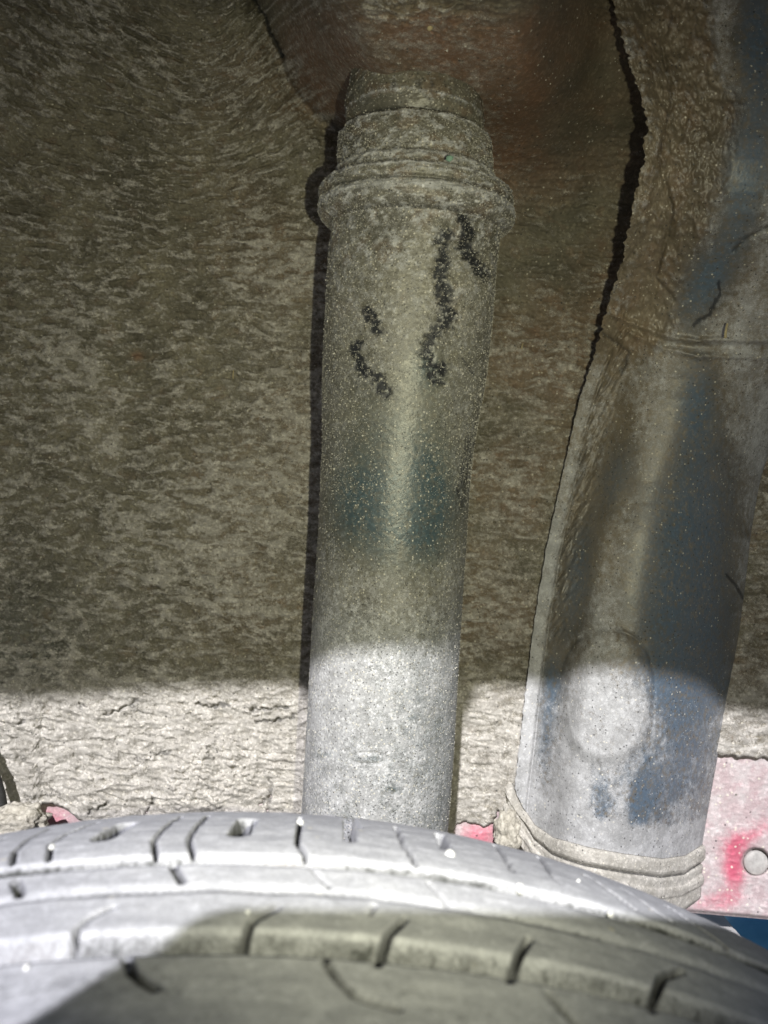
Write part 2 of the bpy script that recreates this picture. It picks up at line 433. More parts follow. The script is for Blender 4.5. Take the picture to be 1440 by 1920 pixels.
import bmesh
def disc_mesh(name, R, h, dome):
    bm = bmesh.new(); rings = []
    prof = [(R, h), (R, -h * 0.2), (R * 0.93, -h * 0.6), (R * 0.6, -h * 0.6 - dome * 0.7), (R * 0.25, -h * 0.6 - dome)]
    for r, y in prof:
        rings.append([bm.verts.new((r * math.cos(a * math.pi / 16), y, r * math.sin(a * math.pi / 16))) for a in range(32)])
    for a, b in zip(rings[:-1], rings[1:]):
        for i in range(32): bm.faces.new((a[i], a[(i + 1) % 32], b[(i + 1) % 32], b[i]))
    bm.faces.new(rings[-1])
    bmesh.ops.recalc_face_normals(bm, faces=bm.faces)
    me = bpy.data.meshes.new(name); bm.to_mesh(me); bm.free()
    for p in me.polygons: p.use_smooth = True
    return me
pl = child('hole_plug', disc_mesh('hole_plug', 0.0062, 0.001, 0.0006), arch, M_plug)
pl.location = Vector(P3(np.array(1418.), np.array(1618.), 0.3975)) - AL

# unseen outer wing behind the lens, its lip shaped to set the shade edge
YF = -0.06
def back(px, py, D):
    X, Y, Z = P3(np.array(float(px)), np.array(float(py)), float(D))
    return X - AZ * (Y - YF), Z + SLOPE * (Y - YF)
samples = [(-40, 1292, 0.372), (150, 1292, 0.380), (300, 1290, 0.388), (450, 1290, 0.39), (556, 1288, 0.39), (585, 1243, 0.312), (700, 1238, 0.304), (835, 1240, 0.312),
           (900, 1292, 0.39), (975, 1292, 0.39), (1030, 1275, 0.375), (1130, 1262, 0.352), (1230, 1268, 0.350), (1330, 1280, 0.365), (1400, 1342, 0.39), (1440, 1350, 0.39)]
lipz = sorted(back(*s) for s in samples)
lx = np.linspace(-0.75, 0.75, 301)
lz = np.interp(lx, [a for a, b in lipz], [b for a, b in lipz])
lz = lz - 2.6 * np.maximum(0, -lx - 0.27) ** 1.2 - 2.6 * np.maximum(0, lx - 0.175) ** 1.2
rows = []
for yy, dz in ((YF + 0.012, 0.004), (YF + 0.002, 0.0), (YF, 0.002), (YF - 0.004, 0.02), (YF - 0.012, 0.10), (YF - 0.012, 0.45)):
    rows.append(np.stack([lx, np.full_like(lx, yy), lz + dz], -1))
wing = mesh_np('outer_wing', np.array(rows) - np.array(AL), grid_faces(len(rows), len(lx)))
child('outer_wing', wing, arch, M_body)
# roof of the arch between wing and inner wall
V1 = np.array([(lx[i], YF + 0.012, lz[i] + 0.004) for i in range(0, 301, 10)])
V2 = np.array([(a[0] * 1.0, 0.13, max(a[2] + 0.10, 0.10)) for a in V1])
V3 = np.array([(a[0] * 0.7, 0.26, 0.27) for a in V1])
roof = np.array([V1, V2, V3])
child('arch_roof', mesh_np('arch_roof', roof - np.array(AL), grid_faces(3, roof.shape[1])), arch, M_black)

# ------------------------------------------------------------------ the strut (shock absorber) under its dust tube
shock = empty('shock_absorber', 'dusty upright shock absorber with ribbed rubber top, standing in front of the muddy wall', 'shock absorber', (0, 0.33, -0.17))
SL = np.array(shock.location)
AXK = 0.105
def axis_D(py):
    t = -(py - CY) / F
    return 0.325 / (1 + AXK * t)
def axis_px(py):
    return sinterp(py, [(60, 774), (180, 776), (270, 777), (340, 779), (400, 781), (440, 779), (500, 772), (600, 766), (700, 758), (800, 749), (900, 741), (1000, 736), (1200, 723), (1400, 712), (1530, 703), (1900, 676)], 20)
prof = [(120, 112), (150, 118), (176, 124), (190, 128), (215, 130), (240, 129), (250, 125), (254, 122), (260, 134), (264, 140), (270, 142), (282, 145), (310, 146), (330, 146), (334, 149), (340, 152),
        (350, 153), (354, 157), (360, 171), (365, 179), (374, 182), (384, 182), (388, 176), (393, 181), (400, 183), (412, 183), (422, 178), (430, 168), (436, 160), (442, 158), (500, 158), (560, 158), (620, 156.5), (680, 155),
        (740, 151), (790, 146), (840, 142), (900, 140.5), (1000, 139.5), (1200, 139.5), (1400, 139.5), (1530, 138.5), (1900, 136)]
def build_shock(name, y0, y1, nrow, nth, M, parent, extra=None):
    ys = np.linspace(y0, y1, nrow)
    th = np.linspace(0, 2 * math.pi, nth, endpoint=False) + math.pi
    YC, TH = np.meshgrid(ys, th, indexing='ij')
    Da = axis_D(YC); t = -(YC - CY) / F
    rad = (interp(YC - 1.2, prof) + interp(YC + 1.2, prof) + interp(YC, prof)) / 3 * Da / F * 0.995
    # frame: axis leans a little toward the viewer at the top
    C = np.stack([(axis_px(YC) - CX) / F * Da, Da, t * Da], -1)
    ax = np.array([0.055, -AXK, 1.0]); ax /= np.linalg.norm(ax)
    e1 = np.cross(ax, [0, 1, 0]); e1 /= np.linalg.norm(e1); e2 = np.cross(ax, e1)
    if e2[1] > 0: e2 = -e2
    nrm = np.cos(TH)[..., None] * e2 + np.sin(TH)[..., None] * e1
    Pn = C + nrm * rad[..., None]
    X = CX + F * Pn[..., 0] / Pn[..., 1]; Y = CY - F * Pn[..., 2] / Pn[..., 1]
    arc = TH * 0.031 * F / 0.3
    dR, mk = extra(X, Y, YC, arc, TH)
    Pn = Pn + nrm * dR[..., None]
    me = mesh_np(name, Pn - SL, grid_faces(nrow, nth, flip=True, wrap=True), mk)
    o = child(name, me, parent, M)
    return o, Pn, nrm, mk

def body_extra(X, Y, YC, arc, TH):
    n1 = fbm(arc / 22, YC / 22, 5, 101, 0.65); n2 = fbm(arc / 60, YC / 60, 3, 103); nf = gn(arc / 5, YC / 4, 105)
    crust = ss(700 - YC, 0, 260)
    dR = 0.00022 * nf * (0.3 + 0.7 * crust) + crust * 0.0005 * n1 + 0.00005 * fbm(arc / 9, YC / 9, 2, 107)
    jx = X + 8 * fbm(X / 13, Y / 13, 2, 111); jy = Y + 8 * fbm(X / 13, Y / 13, 2, 112)
    marks = [([(868, 408), (880, 440), (868, 462), (888, 488), (908, 515)], 11), ([(838, 440), (828, 455), (832, 480), (826, 520), (834, 560), (842, 598)], 12),
             ([(842, 598), (818, 622), (802, 640), (800, 662), (812, 690), (832, 692)], 10), ([(686, 585), (698, 600), (708, 622)], 9),
             ([(668, 650), (672, 680), (690, 700), (708, 712), (722, 735)], 10), ([(812, 705), (822, 712)], 8)]
    mk = 0
    for p, w in marks:
        d = dist_poly(jx, jy, p)
        mk = np.maximum(mk, (1 - ss(d + 5 * gn(X / 16, Y / 16, 117), w * 0.7, w * 1.7)))
    mk = mk * ss(1.1 * fbm(X / 8, Y / 8, 2, 118) + 0.4 * nf + 0.55 * mk, 0.0, 0.22)
    sc = 1 - ss(dist_poly(jx, jy, [(882, 820), (876, 860), (868, 900), (866, 945)]), 4, 13)
    sc2 = 1 - ss(dist_poly(X, Y, [(868, 672), (888, 702)]), 1, 3)
    mk = np.maximum(mk, np.maximum(sc * ss(gn(arc / 3.5, YC / 22, 121), -0.15, 0.1) * 0.85, sc2 * 0.8))
    dR = dR - 0.0004 * mk
    pt = 0.55 * ell(X, Y, 672, 935, 50, 70, 0) + 0.6 * ell(X, Y, 805, 930, 40, 110, 0) + 0.45 * ell(X, Y, 740, 840, 100, 120) + 0.8 * ell(X, Y, 745, 975, 100, 85) + 0.25 * n2 * ell(X, Y, 740, 920, 120, 150) + 0.6 * ell(X, Y, 800, 690, 30, 40)
    dust = 0.46 + 0.13 * n1 - 0.07 * ss(900 - YC, 0, 200) + 0.08 * n2 + crust * (0.22 * ss(n1 + 0.35 * nf, 0.02, 0.3) - 0.04)
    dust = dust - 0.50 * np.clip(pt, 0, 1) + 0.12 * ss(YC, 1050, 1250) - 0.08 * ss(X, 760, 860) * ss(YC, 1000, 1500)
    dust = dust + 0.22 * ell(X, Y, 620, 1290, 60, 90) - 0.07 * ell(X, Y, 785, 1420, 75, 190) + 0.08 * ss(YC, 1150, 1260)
    for cx_, cy_, rx_ in ((695, 1422, 26), (610, 1415, 16), (735, 1480, 14), (770, 1345, 10)):
        dust = dust - 0.2 * ell(X, Y, cx_, cy_, rx_, 6)
    paint = np.clip(pt * 1.2 + 1.0 * ss(YC, 1080, 1240), 0, 1)
    rust = 0.35 * ss(n2, 0.1, 0.4) * crust
    # shallow dished print near the foot
    d = np.hypot((X - 690) / 1.0, (Y - 1422) * 3.2)
    dR = dR - 0.0005 * (1 - ss(np.abs(d - 34), 2, 8)) 
    return dR, np.stack([dust, paint, rust, mk], -1)

def top_extra(X, Y, YC, arc, TH):
    n1 = fbm(arc / 24, YC / 14, 5, 131, 0.65); n2 = fbm(arc / 55, YC / 35, 3, 133); nf = gn(arc / 5, YC / 3, 135)
    amp = np.where(YC > 257, 1.0, 0.5)
    dR = 0.0002 * nf + amp * 0.0005 * n1 + 0.0005 * n2
    dust = 0.22 + 0.30 * ss(n1 + 0.35 * nf, 0.0, 0.35) + 0.10 * n1 + 0.12 * ss(YC, 240, 330)
    # crust sits on the shoulders facing up and light
    for yc_, w_ in ((265, 6), (337, 5), (364, 5), (225, 4), (400, 8)):
        dust = dust + 0.30 * np.exp(-((YC - yc_) / w_) ** 2)
        dR = dR + 0.0006 * np.exp(-((YC - yc_) / w_) ** 2) * ss(n1, -0.2, 0.4)
    dust = dust - 0.30 * np.exp(-((YC - 248) / 9) ** 2) - 0.10 * ss(255 - YC, 0, 40)
    rust = 0.35 * ss(n2, 0, 0.4)
    dk = 0.8 * np.exp(-((YC - 254) / 4) ** 2) + 0.5 * np.exp(-((YC - 388) / 2.5) ** 2) + 0.45 * np.exp(-((YC - 433) / 3) ** 2) + 0.35 * np.exp(-((YC - 331) / 2.5) ** 2)
    for cx_, cy_ in ((738, 158), (786, 158), (810, 160)):
        dk = dk + 0.8 * ell(X, Y, cx_, cy_, 4, 9)
    return dR, np.stack([dust, 0 * dust, rust, np.clip(dk, 0, 1)], -1)

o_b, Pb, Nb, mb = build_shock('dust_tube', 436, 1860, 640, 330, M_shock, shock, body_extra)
o_c, Pc, Nc, mc = build_shock('bump_cap', 120, 257, 90, 330, M_shock, shock, top_extra)
o_d, Pd, Nd, md = build_shock('rubber_collar', 257, 352, 80, 330, M_shock, shock, top_extra)
o_e, Pe, Ne, me_ = build_shock('collar_flange', 352, 437, 80, 330, M_shock, shock, top_extra)

def scatter(parts, n, size, seed, name, parent, off, wfun=None):
    r = np.random.default_rng(seed); PP = []; NN = []
    for P, Nn, k in parts:
        P2 = P.reshape(-1, 3); N2 = Nn.reshape(-1, 3)
        ok = np.where((N2[:, 1] < 0.25))[0]
        if wfun is not None:
            w = wfun(P2[ok]); ok = ok[r.random(len(ok)) < w]
        s = r.choice(ok, min(k, len(ok)), replace=False)
        PP.append(P2[s] - off); NN.append(N2[s])
    me = grains(name, np.concatenate(PP), np.concatenate(NN), size, seed)
    return child(name, me, parent, M_sand, kind='stuff')
up_b = slice(0, 220)
scatter([(Pb, Nb, 11000), (Pb[up_b], Nb[up_b], 7500), (Pc, Nc, 900), (Pd, Nd, 2800), (Pe, Ne, 3200)], 0, 0.00018, 5, 'sand_grains', shock, SL)

# lower rod end and bolt, hidden behind the tyre but part of the strut
def cyl(name, r, h, seg=32):
    bm = bmesh.new()
    bmesh.ops.create_cone(bm, cap_ends=True, segments=seg, radius1=r, radius2=r * 0.97, depth=h)
    bmesh.ops.bevel(bm, geom=[e for e in bm.edges if e.is_boundary or len(e.link_faces) == 2 and e.calc_face_angle(0) > 1.0], offset=h * 0.06, segments=2, affect='EDGES')
    me = bpy.data.meshes.new(name); bm.to_mesh(me); bm.free(); return me
ro = child('lower_body', cyl('lower_body', 0.024, 0.16), shock, M_steel)
ro.location = Vector((-0.012 - 0, 0.362, -0.30)) - Vector(SL)

# ------------------------------------------------------------------ the filler pipe housing at the right
house = empty('filler_pipe_housing', 'dusty dark blue pressed metal housing with welded flange and ringed foot, right of the strut', 'pipe housing', (0.15, 0.38, -0.17))
HL = np.array(house.location)
XL = [(-200, 1128), (-60, 1138), (0, 1147), (60, 1163), (150, 1192), (230, 1214), (300, 1206), (380, 1190), (500, 1163), (600, 1130), (640, 1122), (750, 1086), (900, 1052), (1040, 1022), (1180, 1000), (1300, 985), (1400, 974), (1500, 962), (1620, 955), (1800, 950)]
XR = [(-200, 1700), (500, 1640), (620, 1560), (760, 1470), (900, 1425), (1000, 1408), (1100, 1397), (1200, 1384), (1300, 1366), (1400, 1349), (1500, 1331), (1600, 1314), (1800, 1300)]
DL = [(-200, 0.285), (0, 0.288), (150, 0.284), (300, 0.288), (450, 0.312), (600, 0.352), (750, 0.374), (900, 0.383), (1500, 0.386), (1800, 0.388)]
DR = [(-200, 0.27), (400, 0.285), (600, 0.335), (750, 0.372), (900, 0.390), (1800, 0.396)]
BU = [(-200, 0.0), (450, 0.008), (600, 0.014), (700, 0.022), (850, 0.032), (1000, 0.038), (1300, 0.039), (1800, 0.037)]
yc_s = [(0, 1478), (0.05, 1512), (0.12, 1548), (0.22, 1572), (0.4, 1590), (0.6, 1603), (0.8, 1612), (0.92, 1606), (1.0, 1585)]
def section(s):
    a = np.clip((s - 0.075) / 0.925, 0, 1)
    return np.clip(np.sin(a * math.pi), 0, 1) ** 0.62 * (0.75 + 0.25 * (1 - (2 * a - 1) ** 2)) * (0.55 + 0.45 * ss(s, 0.08, 0.30))
ns = 300
s = 0.5 - 0.5 * np.cos(np.linspace(0, 1, ns) * math.pi); s = 0.6 * s + 0.4 * np.linspace(0, 1, ns)
yv = np.linspace(-150, 1590, 620)
SS, YV = np.meshgrid(s, yv)
bow = interp(SS, yc_s) - 1590
HYp = YV + bow * ss(YV, 1120, 1590)
xl = sinterp(HYp, XL, 6); xr = sinterp(HYp, XR, 25)
edge_j = (fbm(HYp / 14, HYp * 0, 3, 141) * 7 + gn(HYp / 5, HYp * 0, 142) * 2.5) * (1 - 0.75 * ss(HYp, 600, 760)) * (1 - ss(SS, 0, 0.08))
HXp = xl + (xr - xl) * SS + edge_j
base = sinterp(HYp, DL, 40) * (1 - SS) + sinterp(HYp, DR, 40) * SS
HD = base - sinterp(HYp, BU, 50) * section(SS)
# upper panel: lumpy sealer, sagging towards the edge
up = ss(640 - HYp, 0, 60)
m1 = fbm(HXp / 52, HYp / 70, 5, 151, 0.6); m2 = fbm(HXp / 14, HYp / 16, 3, 153)
mudz = ss(interp(HYp, [(-200, 1330), (0, 1335), (130, 1350), (200, 1390), (350, 1360), (480, 1315), (600, 1275), (660, 1240)]) - HXp + 18 * m1, -10, 30) * ss(700 - HYp, 0, 80)
edgemud = (1 - ss(HXp - xl, 30, 85)) * ss(HYp, 560, 640) * (1 - ss(HYp, 1120, 1250))
HD = HD - mudz * (0.0026 * m1 + 0.0010 * m2 + 0.002) - 0.0045 * mudz * ss(60 - (HXp - xl), 0, 55)
flow = fbm((HXp + 0.6 * HYp) / 12, HYp / 34, 4, 157)
HD = HD - edgemud * (0.0016 + 0.0030 * flow) * ss(HXp - xl, 12, 32)
# welded flange strip along the left edge
fl_ = 1 - ss(HXp - xl, 22, 30)
HD = HD - 0.0022 * fl_ * ss(HYp, 650, 780)
# crease where upper and lower pressings meet
w1 = dist_poly(HXp + 3 * m2, HYp + 4 * m2, [(1150, 590), (1200, 612), (1240, 628), (1300, 640), (1345, 637), (1460, 640), (1700, 640)])
w2 = dist_poly(HXp + 3 * m2, HYp + 4 * m2, [(1180, 622), (1235, 650), (1310, 668), (1360, 669), (1430, 672), (1700, 670)])
HD = HD - 0.0020 * np.exp(-(w1 / 5) ** 2) - 0.0016 * np.exp(-(w2 / 5) ** 2) + 0.001 * np.exp(-(dist_poly(HXp, HYp, [(1250, 646), (1700, 655)]) / 9) ** 2)
w3 = dist_poly(HXp + 3 * m2, HYp, [(1262, 560), (1230, 520), (1262, 400), (1235, 300), (1260, 190), (1240, 80), (1262, 30)])
w4 = dist_poly(HXp + 3 * m2, HYp, [(1165, 700), (1180, 660), (1130, 625)])
w4 = np.minimum(w4, dist_poly(HXp + 3 * m2, HYp, [(1440, 425), (1400, 445), (1375, 470)]))
HD = HD + 0.0012 * np.exp(-(np.minimum(w3, w4) / 4) ** 2)
# pressed oval pad
pc, ps = math.cos(0.0), math.sin(0.0)
ux = (HXp - 1138 + 0.02 * (HYp - 1310)) / 87; uy = (HYp - 1310) / 124
pr = (np.abs(ux) ** 2.4 + np.abs(uy) ** 2.4) ** (1 / 2.4)
pad = 1 - ss(pr, 0.82, 1.05)
padring = np.exp(-((pr - 1.03) / 0.03) ** 2)
HD = HD - 0.0023 * pad + 0.0006 * padring * ss(-0.1 - uy + ux * 0.6, -0.3, 0.4)
vein = np.exp(-(dist_poly(HXp, HYp, [(1205, 1405), (1180, 1460), (1160, 1560)]) / 14) ** 2)
HD = HD - 0.0006 * vein * ss(HYp, 1400, 1440)
rim = 1 - ss(dist_poly(HXp, HYp, [(1362, 1078), (1380, 1098), (1393, 1122)]), 1.5, 4.5)
HD = HD - 0.00004 * gn(HXp / 4, HYp / 4, 161)
pt = (1.1 * ell(HXp, HYp, 1300, 1000, 82, 165, 4) + 0.9 * ell(HXp, HYp, 1290, 1200, 90, 110) + 0.9 * ell(HXp, HYp, 1305, 760, 42, 100) + 0.8 * ell(HXp, HYp, 1085, 1090, 28, 110, 8)
      + 0.2 * ell(HXp, HYp, 1200, 1060, 60, 170, 4) + 0.55 * ell(HXp, HYp, 1150, 900, 28, 70, 15) + 0.6 * ell(HXp, HYp, 1125, 1500, 22, 60) + 0.8 * ell(HXp, HYp, 1195, 1500, 30, 70, 8) + 0.5 * ell(HXp, HYp, 1280, 1390, 60, 150, 8) + 0.45 * ell(HXp, HYp, 1030, 1300, 18, 120, 5))
upb = ell(HXp, HYp, 1420, 70, 45, 130) + ell(HXp, HYp, 1400, 330, 40, 130, 10) + ell(HXp, HYp, 1325, 530, 38, 90, 28) + 0.3 * ell(HXp, HYp, 1500, 300, 80, 300)
streak = fbm(HXp / 9, HYp / 26, 4, 171, 0.7)
dust = 0.62 + 0.16 * m1 + 0.10 * m2 - (0.78 - 0.26 * ss(HYp, 1230, 1330)) * np.clip(pt, 0, 1) + (0.10 + 0.06 * ss(HYp, 1230, 1330) * ss(HXp, 1060, 1120)) * streak - 0.20 * ss(HYp, 1230, 1330) * ss(HXp, 1090, 1180) * (1 - pad) * (1 - ss(HYp - (1575 + bow), -60, -25)) - 0.55 * np.clip(upb, 0, 1) * (1 - mudz)
dust = dust + 0.13 * ss(HYp, 1230, 1330) + 0.25 * vein * ss(HYp, 1400, 1440) - 0.02 * pad + 0.3 * ss(HYp - (1575 + bow), -55, -25) + 0.5 * mudz * (0.04 + 0.24 * ss(m1 * 0.5 + 0.9 * m2, -0.3, 0.5)) - 0.42 * mudz
dust = dust - 0.22 * ss(900 - HYp, -250, 150) * (1 - ss(HXp, 1150, 1260)) * ss(HYp, 560, 650) - 0.06 * ss(1100 - HYp, 0, 500) + 0.10 * ss(HXp, 1330, 1440) * ss(HYp, 650, 800) + 0.10 * fl_ - 0.25 * np.exp(-((HXp - xl - 55) / 22) ** 2) * ss(HYp, 850, 1000)
paint = np.clip(pt + upb + 0.6 * ss(HYp, 1200, 1300), 0, 1)
blk = 1 - ss(2.5 * gn(HXp / 8, HYp / 8, 165) + dist_poly(HXp + 3 * m2, HYp, [(1348, 530), (1350, 552), (1338, 572), (1330, 590), (1312, 598), (1300, 612)]), 1.5, 5)
dk = np.clip(0.85 * blk + 0.8 * rim + 0.5 * padring * ss(-0.1 - uy, 0, 0.6) * ss(gn(HXp / 30, HYp / 30, 163), -0.5, 0.2) + 0.5 * np.exp(-(w3 / 2.5) ** 2) * ss(m1, -0.2, 0.2) + 0.6 * np.exp(-(w4 / 2.5) ** 2), 0, 1)
rust = 0.5 * mudz * ss(m1, -0.2, 0.5) + 0.25
mk = np.stack([dust, paint, rust * 0.7, dk], -1)
V_h = P3(HXp, HYp, HD)
# the edges turn back to the body so that the pressing is a closed hollow shell
bk_d = (0.010 + 0.07 * ss(520 - yv, 0, 300))[:, None, None]
back_l = V_h[:, :1] * (1 + bk_d / V_h[:, :1, 1:2]); back_l[..., 0] += 0.012
back_r = V_h[:, -1:].copy(); back_r[..., 1] += 0.02
V_full = np.concatenate([back_l, V_h, back_r], 1)
mk_full = np.concatenate([mk[:, :1], mk, mk[:, -1:]], 1)
child('housing_shell', mesh_np('housing_shell', V_full - HL, grid_faces(*V_full.shape[:2]), mk_full), house, M_tube)

# ringed foot: two beads with a groove between them, each its own part
def foot_band(name, y0, y1, fn, nrow=26, label=None):
    d = np.linspace(y0, y1, nrow)
    S2, DD = np.meshgrid(s, d)
    PYb = interp(S2, [(a, (b if a > 0 else b)) for a, b in yc_s]) + DD * (0.55 + 0.27 * ss(S2, 0, 0.35))
    PYb = (PYb + interp(np.clip(S2 - 0.02, 0, 1), yc_s) * 0 )
    e = fn(DD) + 0.5 * gn(S2 * 60, DD / 9, 181) + 0.4 * gn(S2 * 150, DD / 5, 182)
    xl2 = sinterp(PYb, XL, 6); xr2 = sinterp(PYb, XR, 25)
    Xb = (xl2 + (xr2 - xl2) * S2) - e * 1.15 * (1 - ss(S2, 0, 0.10)) + e * 0.85 * ss(S2, 0.92, 1.0)
    Db = sinterp(PYb, DL, 40) * (1 - S2) + sinterp(PYb, DR, 40) * S2 - sinterp(PYb, BU, 50) * section(S2) - e * 0.00025
    n = fbm(S2 * 22, DD / 22, 4, 185)
    dust = 0.80 + 0.3 * n + 0.10 * ss(fn(DD), 6, 16)
    dkk = 0.9 * np.exp(-((fn(DD) - 0.0) / 1.6) ** 2)
    mkb = np.stack([dust, 0.2 + 0 * n, 0.15 + 0 * n, np.clip(dkk, 0, 1) * 0.9], -1)
    P = P3(Xb, PYb, Db)
    bl = P[:, :1].copy(); bl[..., 1] += 0.01; br = P[:, -1:].copy(); br[..., 1] += 0.02
    P = np.concatenate([bl, P, br], 1); mkb = np.concatenate([mkb[:, :1], mkb, mkb[:, -1:]], 1)
    me = mesh_np(name, P - HL, grid_faces(*P.shape[:2]), mkb)
    return child(name, me, house, M_mudband, **({'label': label} if label else {})), P
M_mudband = dusty('pale_mud_crust', (0.16, 0.15, 0.13), (0.10, 0.11, 0.11), (0.2, 0.16, 0.11), (0.36, 0.34, 0.30), (0.50, 0.475, 0.43),
                  grain=700, speck=0.06, sparkle=0.04, bump=0.35, grit=0.15, fuzz=0.5, rough=(0.8, 0.95))
f1 = lambda d: interp(d, [(-4, -1), (1, 5), (6, 8), (16, 9.5), (30, 10), (35, 7), (38, 1), (41, 0)])
f2 = lambda d: interp(d, [(41, 0), (44, 5), (50, 7), (62, 6), (66, 6.5), (69, 10), (76, 12), (88, 11), (92, 7), (118, 6.5), (125, 3), (130, -8), (132, -30)])
_, Pf1 = foot_band('upper_bead', -4, 41, f1, 34)
_, Pf2 = foot_band('lower_bead', 41, 132, f2, 60)
def nrm_of(P):
    du = np.gradient(P, axis=1); dv = np.gradient(P, axis=0)
    n = np.cross(du, dv); n /= np.linalg.norm(n, axis=-1, keepdims=True) + 1e-12
    n[n[..., 1] > 0] *= -1
    return n
inview = lambda P: np.clip((P[:, 2] < 0.30), 0, 1) * 1.0
scatter([(V_h, nrm_of(V_h), 4200), (Pf1[:, 1:-1], nrm_of(Pf1[:, 1:-1]), 500), (Pf2[:, 1:-1], nrm_of(Pf2[:, 1:-1]), 500)], 0, 0.00015, 9, 'sand_grains', house, HL, inview)

# ------------------------------------------------------------------ the tyre
wheel = empty('road_wheel', 'dusty worn car tyre with sipes and grooves filling the foreground', 'wheel')
TX, TZ, TR, TYAW, TPIT = -0.0496, -0.0687, 0.3044, -0.0815, 0.05
wA, wB, wC, wD, wE = 0.0034, -0.0411, -0.0456, -0.0679, -0.0750
ta = np.array([math.sin(TYAW) * math.cos(TPIT), math.cos(TYAW) * math.cos(TPIT), math.sin(TPIT)])
tu = np.array([math.cos(TYAW), -math.sin(TYAW), 0.0]); tv_ = np.cross(tu, ta)
if tv_[2] < 0: tv_ = -tv_
tc_ = np.array([TX, 0.2, TZ]) - tv_ * TR
wheel.location = tc_
def tyre_pt(th, w, r):
    return tc_ + ta * w[..., None] + (r * np.sin(th))[..., None] * tu + (r * np.cos(th))[..., None] * tv_
def inv(px, py):
    """photo pixel -> (arc length, w) on the tread cylinder"""
    d = np.array([(px - CX) / F, 1.0, -(py - CY) / F]); o = -tc_
    du, dv = d @ tu, d @ tv_; ou, ov = o @ tu, o @ tv_
    A = du * du + dv * dv; B = 2 * (ou * du + ov * dv)
    dr = 0.0
    for _ in range(4):
        R = TR - dr
        C = ou * ou + ov * ov - R * R
        disc = max(B * B - 4 * A * C, 0.0)
        t = (-B - math.sqrt(disc)) / (2 * A)
        if t < 0: t = (-B + math.sqrt(disc)) / (2 * A)
        p = d * t + o
        dr = float(crown(np.array(p @ ta)))
    return math.atan2(p @ tu, p @ tv_) * TR, float(p @ ta)
def crown(w):
    return 0.0110 * np.clip((w - wB) / (wA - wB), 0, 1.3) ** 1.6 + 0.0104 * np.clip((-0.112 - w) / 0.03, 0, 1.3) ** 2
W0, W1 = -0.151, 0.0125
TH0 = 0.62
ths = np.linspace(-TH0, TH0, 820); ws = np.linspace(W0, W1, 360)
TT, WW = np.meshgrid(ths, ws)
AR = TT * TR
def wall_cut(x, a, b, soft=0.0007):
    return ss(x, a, a + soft) * (1 - ss(x, b - soft, b))
WM = -0.0545
def vgroove(a, b, dep):
    # steep on the near side, the far wall leans back over about two millimetres
    return dep * ss(WW, a, a + 0.0008) * (1 - ss(WW, b - 0.0026, b + 0.0008))
cut = vgroove(wC, wB, 0.0034) + vgroove(wE, wD, 0.0044) + vgroove(-0.115, -0.107, 0.006)
cut = cut + 0.0008 * np.exp(-((WW - (WM + 0.0004 * gn(AR / 0.02, AR * 0, 201))) / 0.0014) ** 2)
cut_shade = 0.0 * WW  # shade painted into sipes and pits, spread wider than the cuts
sip_rowA = [[(100, 1545), (55, 1572), (28, 1597), (24, 1620)], [(185, 1535), (130, 1560), (96, 1582), (92, 1612)], [(342, 1524), (315, 1545), (288, 1575), (292, 1602)],
            [(392, 1523), (368, 1550), (354, 1573), (362, 1600)], [(564, 1527), (560, 1560), (558, 1580), (574, 1606)], [(742, 1544), (755, 1580), (780, 1622)],
            [(928, 1577), (945, 1605), (962, 1634)], [(1010, 1600), (1030, 1635), (1050, 1658)], [(1098, 1637), (1140, 1668), (1190, 1705)], [(1165, 1662), (1215, 1700), (1260, 1728)],
            [(1250, 1697), (1310, 1738), (1360, 1775)], [(10, 1568), (-30, 1585), (-50, 1620)], [(-90, 1600), (-120, 1640), (-125, 1660)]]
sip_other = [([(30, 1652), (38, 1676)], 0.0011), ([(326, 1624), (342, 1652)], 0.0009), ([(585, 1630), (618, 1662)], 0.0005), ([(803, 1655), (838, 1692)], 0.0005),
             ([(212, 1700), (165, 1722), (142, 1745), (135, 1778)], 0.0007), ([(518, 1700), (474, 1725), (458, 1752), (455, 1782)], 0.0010), ([(757, 1722), (728, 1752), (718, 1774), (708, 1806)], 0.0010),
             ([(992, 1758), (974, 1788), (966, 1805), (953, 1838)], 0.0010), ([(1276, 1820), (1240, 1832), (1232, 1858), (1220, 1892)], 0.0011), ([(702, 1696), (694, 1714)], 0.0005),
             ([(238, 1796), (250, 1826), (290, 1852)], 0.0010), ([(612, 1802), (636, 1838), (666, 1866), (745, 1890)], 0.0009), ([(1028, 1862), (1058, 1898), (1095, 1935)], 0.0009),
             ([(1060, 1742), (1200, 1780), (1300, 1812)], 0.0004)]
white = []
def arcpoly(pts): return [inv(*p) for p in pts]
sips = []
blockx = []
for p in sip_rowA:
    q = arcpoly(p); sips.append(q); blockx.append(q[0][0] * 0.5 + q[-1][0] * 0.5)
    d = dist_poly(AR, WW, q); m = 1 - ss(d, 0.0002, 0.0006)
    cut = np.maximum(cut, 0.0040 * m); cut_shade = np.maximum(cut_shade, 0.48 * (1 - ss(d, 0.0004, 0.0009)))
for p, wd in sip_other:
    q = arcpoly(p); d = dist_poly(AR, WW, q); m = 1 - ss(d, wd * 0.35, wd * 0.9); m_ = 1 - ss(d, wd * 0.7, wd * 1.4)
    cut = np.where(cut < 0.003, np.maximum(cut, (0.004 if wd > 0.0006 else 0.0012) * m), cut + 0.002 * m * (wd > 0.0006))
    cut_shade = np.maximum(cut_shade, (0.58 if wd > 0.0008 else 0.2) * m_)
